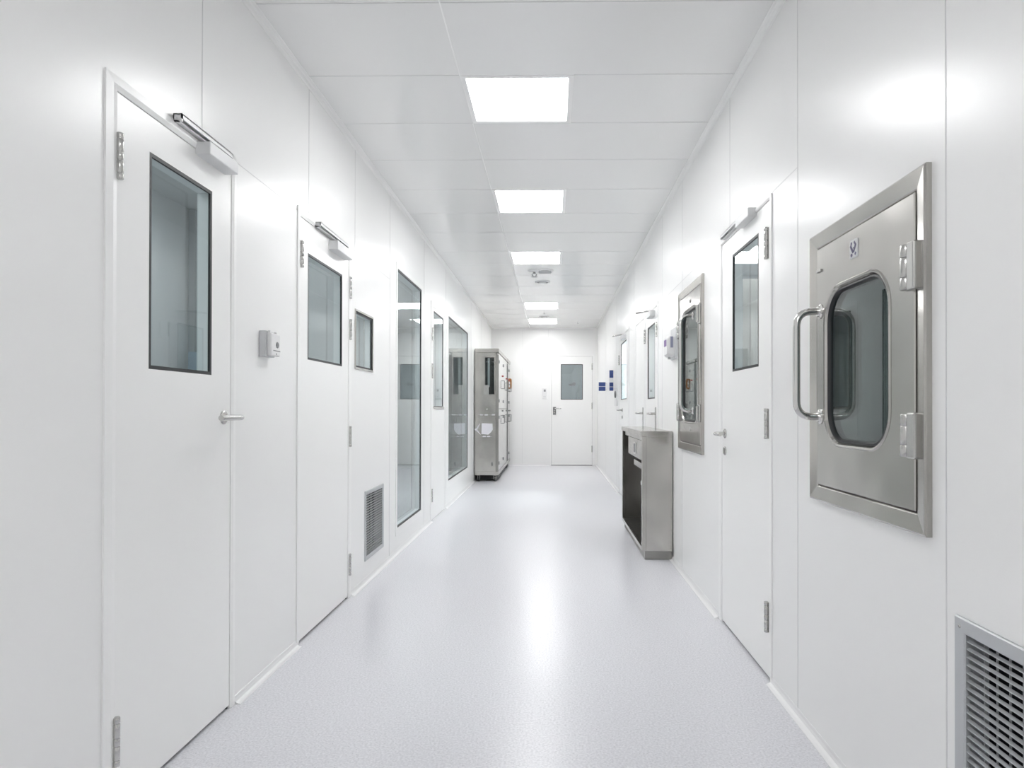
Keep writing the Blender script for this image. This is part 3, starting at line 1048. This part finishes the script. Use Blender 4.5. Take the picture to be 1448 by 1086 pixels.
# ------------------------------------------------------ tall steel cabinet
def tall_cabinet(y0, y1, label, front=False):
    x0, x1, zb, zt = -L + 0.012, -0.872, 0.105, 2.165
    o = root('equipment_cabinet', ((x0 + x1) / 2, (y0 + y1) / 2, 0), label, 'cabinet', 'tall steel cabinets along the left wall')
    b = MB(PW)
    win = (x0 + 0.165, x0 + 0.315, 1.42, 2.02)
    ya = y0 + 0.04
    # side panel that faces down the corridor: corner post, recessed sheet with a slot window
    PF = lambda u, v, w: Vector((u, y0 - w, v))
    t = MB(PF)
    t.plate(x0, x1 - 0.047, zb, zt - 0.065, [win] if front else [], -0.03, 0.0)
    side = t.build('side_panel', M['steel'], o)
    p = MB(PF)
    p.box(x1 - 0.046, x1, zb + 0.06, zt - 0.10, -0.05, 0.002, bev=0.003)
    p.build('corner_post', M['steel_dark'], o)
    b.box(x0, x1 + 0.004, y0 - 0.006, y1, zt - 0.062, zt, bev=0.004)
    b.build('top_cap', M['steel'], o)
    k = MB(PW)
    k.box(x0, x1, y0 - 0.005, y1, zb - 0.002, zb + 0.058, bev=0.004)
    k.build('base_rail', M['steel'], o)
    c = MB(PW)
    c.box(x0, x0 + 0.01, y0 + 0.03, y1 - 0.01, zb + 0.05, zt - 0.06)
    c.box(x0, x1 - 0.03, y1 - 0.02, y1 - 0.002, zb + 0.05, zt - 0.06)
    c.box(x1 - 0.05, x1 - 0.03, y0 + 0.05, y1 - 0.02, zb + 0.05, zt - 0.06)
    if front:
        c.box(x0, x1 - 0.05, y0 + 0.20, y0 + 0.22, zb + 0.05, zt - 0.06)
    c.build('carcass', M['steel_dark'], o)
    # doors on the corridor side
    nd = 2
    dl = (y1 - y0 - 0.055) / nd
    for i in range(nd):
        a = y0 + 0.052 + i * dl
        for z0, z1 in ((zb + 0.065, 1.18), (1.19, zt - 0.075)):
            d = MB(PW)
            d.box(x1 - 0.028, x1 - 0.002, a + 0.004, a + dl - 0.004, z0, z1, bev=0.003)
            do = d.build('door', M['chrome'], o)
            h = MB(PW)
            zc = z0 + 0.35 if z0 > 1 else z1 - 0.25
            yy = a + dl - 0.12
            h.tube(arc_path([(x1 - 0.004, yy, zc), (x1 + 0.03, yy, zc), (x1 + 0.03, yy, zc + 0.14), (x1 - 0.004, yy, zc + 0.14)], 0.012), 0.006, 8)
            h.build('handle', M['mgrey'], do)
            for zz in (z0 + 0.10, z1 - 0.16):
                g = MB(PW)
                g.box(x1 - 0.004, x1 + 0.010, a + 0.02, a + 0.06, zz, zz + 0.05, bev=0.002)
                g.build('hinge', M['mgrey'], do)
            q = MB(PW)
            q.cyl((x1 - 0.004, yy, zc + 0.22), (1, 0, 0), 0.018, 0.014, 12)
            q.build('lock', M['red'] if z0 > 1 else M['mgrey'], do)
    for xx in (x0 + 0.06, x1 - 0.06):
        for yy in (y0 + 0.06, y1 - 0.08):
            w = MB(PW)
            w.box(xx - 0.022, xx + 0.022, yy - 0.022, yy + 0.022, zb - 0.010, zb - 0.002)
            w.box(xx - 0.020, xx - 0.015, yy - 0.018, yy + 0.018, 0.030, zb - 0.008)
            w.box(xx + 0.015, xx + 0.020, yy - 0.018, yy + 0.018, 0.030, zb - 0.008)
            cs = w.build('caster', M['satin'], o)
            v = MB(PW)
            v.lathe((xx - 0.013, yy, 0.035), (1, 0, 0), [(0, 0.030), (0.003, 0.034), (0.023, 0.034), (0.026, 0.030)], 18)
            v.build('wheel', M['black'], cs)
    und = MB(PW)
    und.box(x0 + 0.03, x1 - 0.03, y0 + 0.16, y1 - 0.16, 0.012, zb - 0.003)
    und.build('underframe', M['dark'], o)
    if front:
        wg = MB(PF)
        wg.frame(*win, [(0, -0.03), (0, 0.003), (0.006, 0.003), (0.006, -0.03)])
        wf = wg.build('slot_frame', M['black'], side)
        gg = MB(PF)
        gg.quad([(win[0] + 0.004, win[2] + 0.004, -0.012), (win[1] - 0.004, win[2] + 0.004, -0.012), (win[1] - 0.004, win[3] - 0.004, -0.012), (win[0] + 0.004, win[3] - 0.004, -0.012)])
        gg.build('glass_pane', M['dglass'], side)
        sl = MB(PF)
        for i in range(22):
            z = win[2] + 0.02 + i * 0.026
            sl.box(win[0], win[1], z, z + 0.004, -0.12, -0.05)
        sl.box(win[0] - 0.03, win[1] + 0.03, win[2] - 0.03, win[3] + 0.03, -0.17, -0.16)
        sl.build('shelf_rack', M['dark'], side)
        st_ = MB(PF)  # pale grey strip painted in as a reflection on the slot window
        st_.box(win[0] + 0.04, win[0] + 0.075, win[2] + 0.12, win[3] - 0.005, -0.045, -0.04)
        st_.build('reflection_strip', M['lgrey'], side)
        cv = MB(PF)
        cv.rloops([(win[0] - 0.015, win[0] + 0.065, win[2] - 0.005, win[2] + 0.15, 0.012, -0.001), (win[0] - 0.015, win[0] + 0.065, win[2] - 0.005, win[2] + 0.15, 0.012, 0.008)],
                  closed=False, caps=True)
        cv.build('cover_plate', M['satin'], side)
        # document rack: two wire rails with clips
        za, zb2 = 1.085, 0.735
        for nm, ua_, ub_, zz, clips in (('rack_rail', x0 + 0.05, x1 - 0.06, za, (x0 + 0.11, x0 + 0.19, x1 - 0.08)),
                                        ('rack_rail', x0 + 0.11, x1 - 0.10, zb2, (x0 + 0.16, x0 + 0.23))):
            rk = MB(PF)
            rk.tube(arc_path([(ua_, zz, 0.0), (ua_, zz, 0.05), (ub_, zz, 0.05), (ub_, zz, 0.0)], 0.015), 0.005, 8)
            ro_ = rk.build(nm, M['chrome'], o)
            for u in clips:
                rk = MB(PF)
                rk.box(u - 0.026, u + 0.026, zz - 0.009, zz + 0.009, 0.042, 0.058, bev=0.003)
                rk.build('clip', M['paper'], ro_)
        rk = MB(PF)
        rk.lathe((x0 + 0.195, 1.175, 0.0), (0, 0, 1), [(0, 0.016), (0.012, 0.016), (0.02, 0.009)], 14)
        rk.build('knob', M['chrome'], o)
        mk = MB(PF)
        mk.loft([[(x0 + 0.285 + 0.012 * math.cos(t), 0.285 + 0.035 * math.sin(t), w) for t in [2 * math.pi * i / 14 for i in range(14)]] for w in (-0.001, 0.006)])
        mk.build('plug', M['mgrey'], side)
    return o


tall_cabinet(10.575, 12.58, 'tall stainless steel cabinet on casters with a dark slot window facing the corridor', True)
cb = tall_cabinet(12.66, 13.52, 'rear tall steel cabinet between the first one and the end wall')
mb = MB(PW)
mb.box(-0.874, -0.862, 12.662, 12.70, 0.17, 2.06, bev=0.002)
mb.build('corner_strip', M['mgrey'], cb)
mb = MB(PW)
mb.tube(arc_path([(-0.875, 13.3, 1.61), (-0.845, 13.3, 1.61), (-0.845, 13.3, 1.79), (-0.875, 13.3, 1.79)], 0.02), 0.018, 10)
o_ = mb.build('pull_handle', M['brown'], cb)
o_['label'] = 'orange-brown pull handle'

# papers held by the rack
xc = -L + 0.012
pp = MB(lambda u, v, w: Vector((u, 10.575 - w, v)))
sh = [(xc + 0.115, 0.775), (xc + 0.225, 0.765), (xc + 0.265, 0.80), (xc + 0.295, 0.845), (xc + 0.292, 0.945), (xc + 0.118, 0.95)]
pp.loft([[(a, b, 0.040) for a, b in sh], [(a, b, 0.056) for a, b in sh]])
tag(pp.build('paper_bundle', M['paper']), 'white paper bundle with a cut corner in the rack on the tall steel cabinet', 'paper')
rb = MB(lambda u, v, w: Vector((u, 10.575 - w, v)))
for tip in ((xc + 0.085, 0.94), (xc + 0.095, 0.765)):
    a, b = Vector((xc + 0.025, 0.845)), Vector(tip)
    d = (b - a).normalized()
    nn = Vector((-d.y, d.x))
    q = [a + nn * 0.014, a - nn * 0.014, b - nn * 0.004, b + nn * 0.004]
    rb.loft([[(p_.x, p_.y, w) for p_ in q] for w in (0.003, 0.012)])
rb.lathe((xc + 0.022, 0.845, 0.002), (0, 0, 1), [(0, 0.02), (0.012, 0.02), (0.018, 0.012)], 14)
tag(rb.build('cable_tie', M['paper']), 'white forked cable tie left of the paper bundle on the tall steel cabinet', 'cable tie')

# ------------------------------------------------------- low steel cabinet
X0, X1, Y0, Y1 = 0.703, R - 0.006, 5.11, 6.56
o = root('low_steel_cabinet', ((X0 + X1) / 2, (Y0 + Y1) / 2, 0), 'low open-fronted stainless steel cabinet against the right wall', 'cabinet')
mb = MB(PW)
mb.box(X0 - 0.004, X1, Y0 - 0.004, Y1 + 0.004, 0.968, 1.008, bev=0.003)
mb.build('worktop', M['steel'], o)
mb = MB(PW)
mb.box(X0 + 0.026, X1 - 0.004, Y0 + 0.012, Y1 - 0.012, 0.001, 0.072)
mb.build('plinth', M['steel_dark'], o)
mb = MB(PW)
mb.box(X0 + 0.036, X1, Y0, Y0 + 0.02, 0.070, 0.968)
mb.build('end_panel', M['steel'], o)
mb = MB(PW)
mb.box(X0 + 0.004, X1, Y1 - 0.02, Y1, 0.070, 0.968)
mb.build('end_panel', M['steel'], o)
for a, b in ((Y0 - 0.001, Y0 + 0.035), (Y1 - 0.035, Y1 + 0.001)):
    mb = MB(PW)
    mb.box(X0 + 0.002, X0 + 0.0355, a, b, 0.070, 0.968, bev=0.002)
    mb.build('post', M['steel'], o)
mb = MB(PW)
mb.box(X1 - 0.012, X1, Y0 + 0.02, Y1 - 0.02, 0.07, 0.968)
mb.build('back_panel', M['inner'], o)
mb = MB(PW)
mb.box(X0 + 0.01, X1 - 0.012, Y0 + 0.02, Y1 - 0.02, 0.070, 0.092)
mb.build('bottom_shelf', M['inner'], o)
mb = MB(PW)
mb.box(X0 + 0.001, X0 + 0.012, Y0 + 0.035, Y1 - 0.035, 0.070, 0.100)
mb.build('bottom_rail', M['steel'], o)
mb = MB(PW)
mb.box(X0 + 0.012, X0 + 0.03, Y0 + 0.035, Y1 - 0.20, 0.932, 0.968)
mb.build('top_rail', M['steel'], o)
mb = MB(PW)
mb.box(X0 + 0.006, X0 + 0.18, Y0 + 0.036, 6.06, 0.772, 0.930, bev=0.005)
dr = mb.build('drawer', M['steel'], o)
mb = MB(lambda u, v, w: Vector((X0 + 0.006 - w, u, v)))
mb.rloops([(5.50, 5.66, 0.80, 0.90, 0.03, -0.001), (5.50, 5.66, 0.80, 0.90, 0.03, 0.004), (5.515, 5.645, 0.812, 0.888, 0.022, 0.004), (5.515, 5.645, 0.812, 0.888, 0.022, -0.001)])
mb.build('pull_ring', M['chrome'], dr)
mb = MB(lambda u, v, w: Vector((X0 + 0.006 - w, u, v)))
mb.box(5.517, 5.643, 0.814, 0.886, -0.001, 0.0015)
mb.build('pull_recess', M['mgrey'], dr)
mb = MB(PW)
mb.box(X0 + 0.008, X0 + 0.10, Y0 + 0.036, 5.66, 0.700, 0.750, bev=0.006)
mb.build('drawer_runner', M['steel'], o)
mb = MB(PW)
mb.box(X0 + 0.0, X0 + 0.02, Y0 + 0.04, Y0 + 0.075, 0.58, 0.615, bev=0.004)
mb.build('catch', M['satin'], o)

# --------------------------------------------------------- things in rooms
# left lab: sloping machine seen through the tall narrow window
o = root('process_machine', (-2.5, 7.6, 0), 'beige sloping machine housing behind the tall narrow left window', 'machine')
mb = MB(PW)
pr = [(6.9, 0.12), (8.4, 0.12), (8.4, 1.55), (7.7, 1.55), (6.9, 0.95)]
mb.loft([[(x, y, z) for y, z in pr] for x in (-3.0, -2.0)])
mb.build('housing', M['machine'], o)
mb = MB(PW)
mb.box(-2.9, -2.1, 6.95, 8.3, 0.0, 0.12)
mb.build('plinth', M['dark'], o)
mb = MB(PW)
mb.box(-1.998, -1.985, 7.3, 7.9, 0.65, 0.95)
mb.build('cover_panel', M['white'], o)

# airlock corner seen through the nearest left door
mb = MB(PW)
mb.box(-2.765, -2.715, 4.90, 4.955, 0.0, 2.695)
struct('trim_4', mb, M['mgrey2'])
o = root('wall_cabinet', (-2.58, 4.86, 1.30), 'small blue-grey wall cabinet in the corner seen through the nearest left door', 'cabinet')
mb = MB(PW)
mb.box(-2.69, -2.49, 4.77, 4.955, 1.22, 1.60, bev=0.004)
mb.build('body', M['bluegrey'], o)
mb = MB(PW)
mb.box(-2.685, -2.495, 4.755, 4.769, 1.225, 1.595, bev=0.003)
mb.build('door', M['bluegrey'], o)

# right store: blue-grey cabinet and shelf seen low through the near right door
o = root('store_cabinet', (2.6, 6.2, 0), 'blue-grey cabinet deep in the store room behind the near right door', 'cabinet')
mb = MB(PW)
mb.box(2.35, 3.05, 5.4, 6.9, 0.05, 1.50, bev=0.005)
mb.build('body', M['bluegrey'], o)
mb = MB(PW)
mb.box(2.40, 3.0, 5.45, 6.85, 0.0, 0.05)
mb.build('plinth', M['dark'], o)
for k in range(2):
    mb = MB(PW)
    mb.box(2.334, 2.352, 5.42 + 0.74 * k, 6.14 + 0.74 * k, 0.1, 1.46, bev=0.003)
    mb.build('door', M['bluegrey'], o)

# ----------------------------------------------------------------- world
w = bpy.data.worlds.new('World')
scene.world = w
w.use_nodes = True
w.node_tree.nodes['Background'].inputs['Color'].default_value = (0.8, 0.82, 0.85, 1)
w.node_tree.nodes['Background'].inputs['Strength'].default_value = 0.0

# ---------------------------------------------------------------- camera
F, CX, CY = 920.0, 767.9, 573.67
ro, pi_, ya = -0.00157, 0.005277, 0.013983
cam = bpy.data.cameras.new('camera')
cam.sensor_fit = 'HORIZONTAL'
cam.sensor_width = 36.0
cam.lens = F / 1448 * 36.0
cam.shift_x = (724 - CX) / 1448
cam.shift_y = (CY - 543) / 1448
cam.clip_start = 0.05
co = bpy.data.objects.new('camera', cam)
COL.objects.link(co)
rot = Matrix.Rotation(ya, 4, 'Z') @ Matrix.Rotation(pi_, 4, 'X') @ Matrix.Rotation(ro, 4, 'Y') @ Matrix.Rotation(math.pi / 2, 4, 'X')
co.matrix_world = Matrix.Translation((0, 0, 1.18)) @ rot
scene.camera = co

scene.view_settings.view_transform = 'Standard'
scene.view_settings.look = 'None'
scene.view_settings.gamma = 1.0
scene.view_settings.use_curve_mapping = False
scene.view_settings.exposure = 0.90
scene.cycles.max_bounces = 14
scene.cycles.diffuse_bounces = 8
scene.cycles.glossy_bounces = 6
scene.cycles.transparent_max_bounces = 20
scene.cycles.sample_clamp_indirect = 6.0
scene.cycles.use_denoising = True
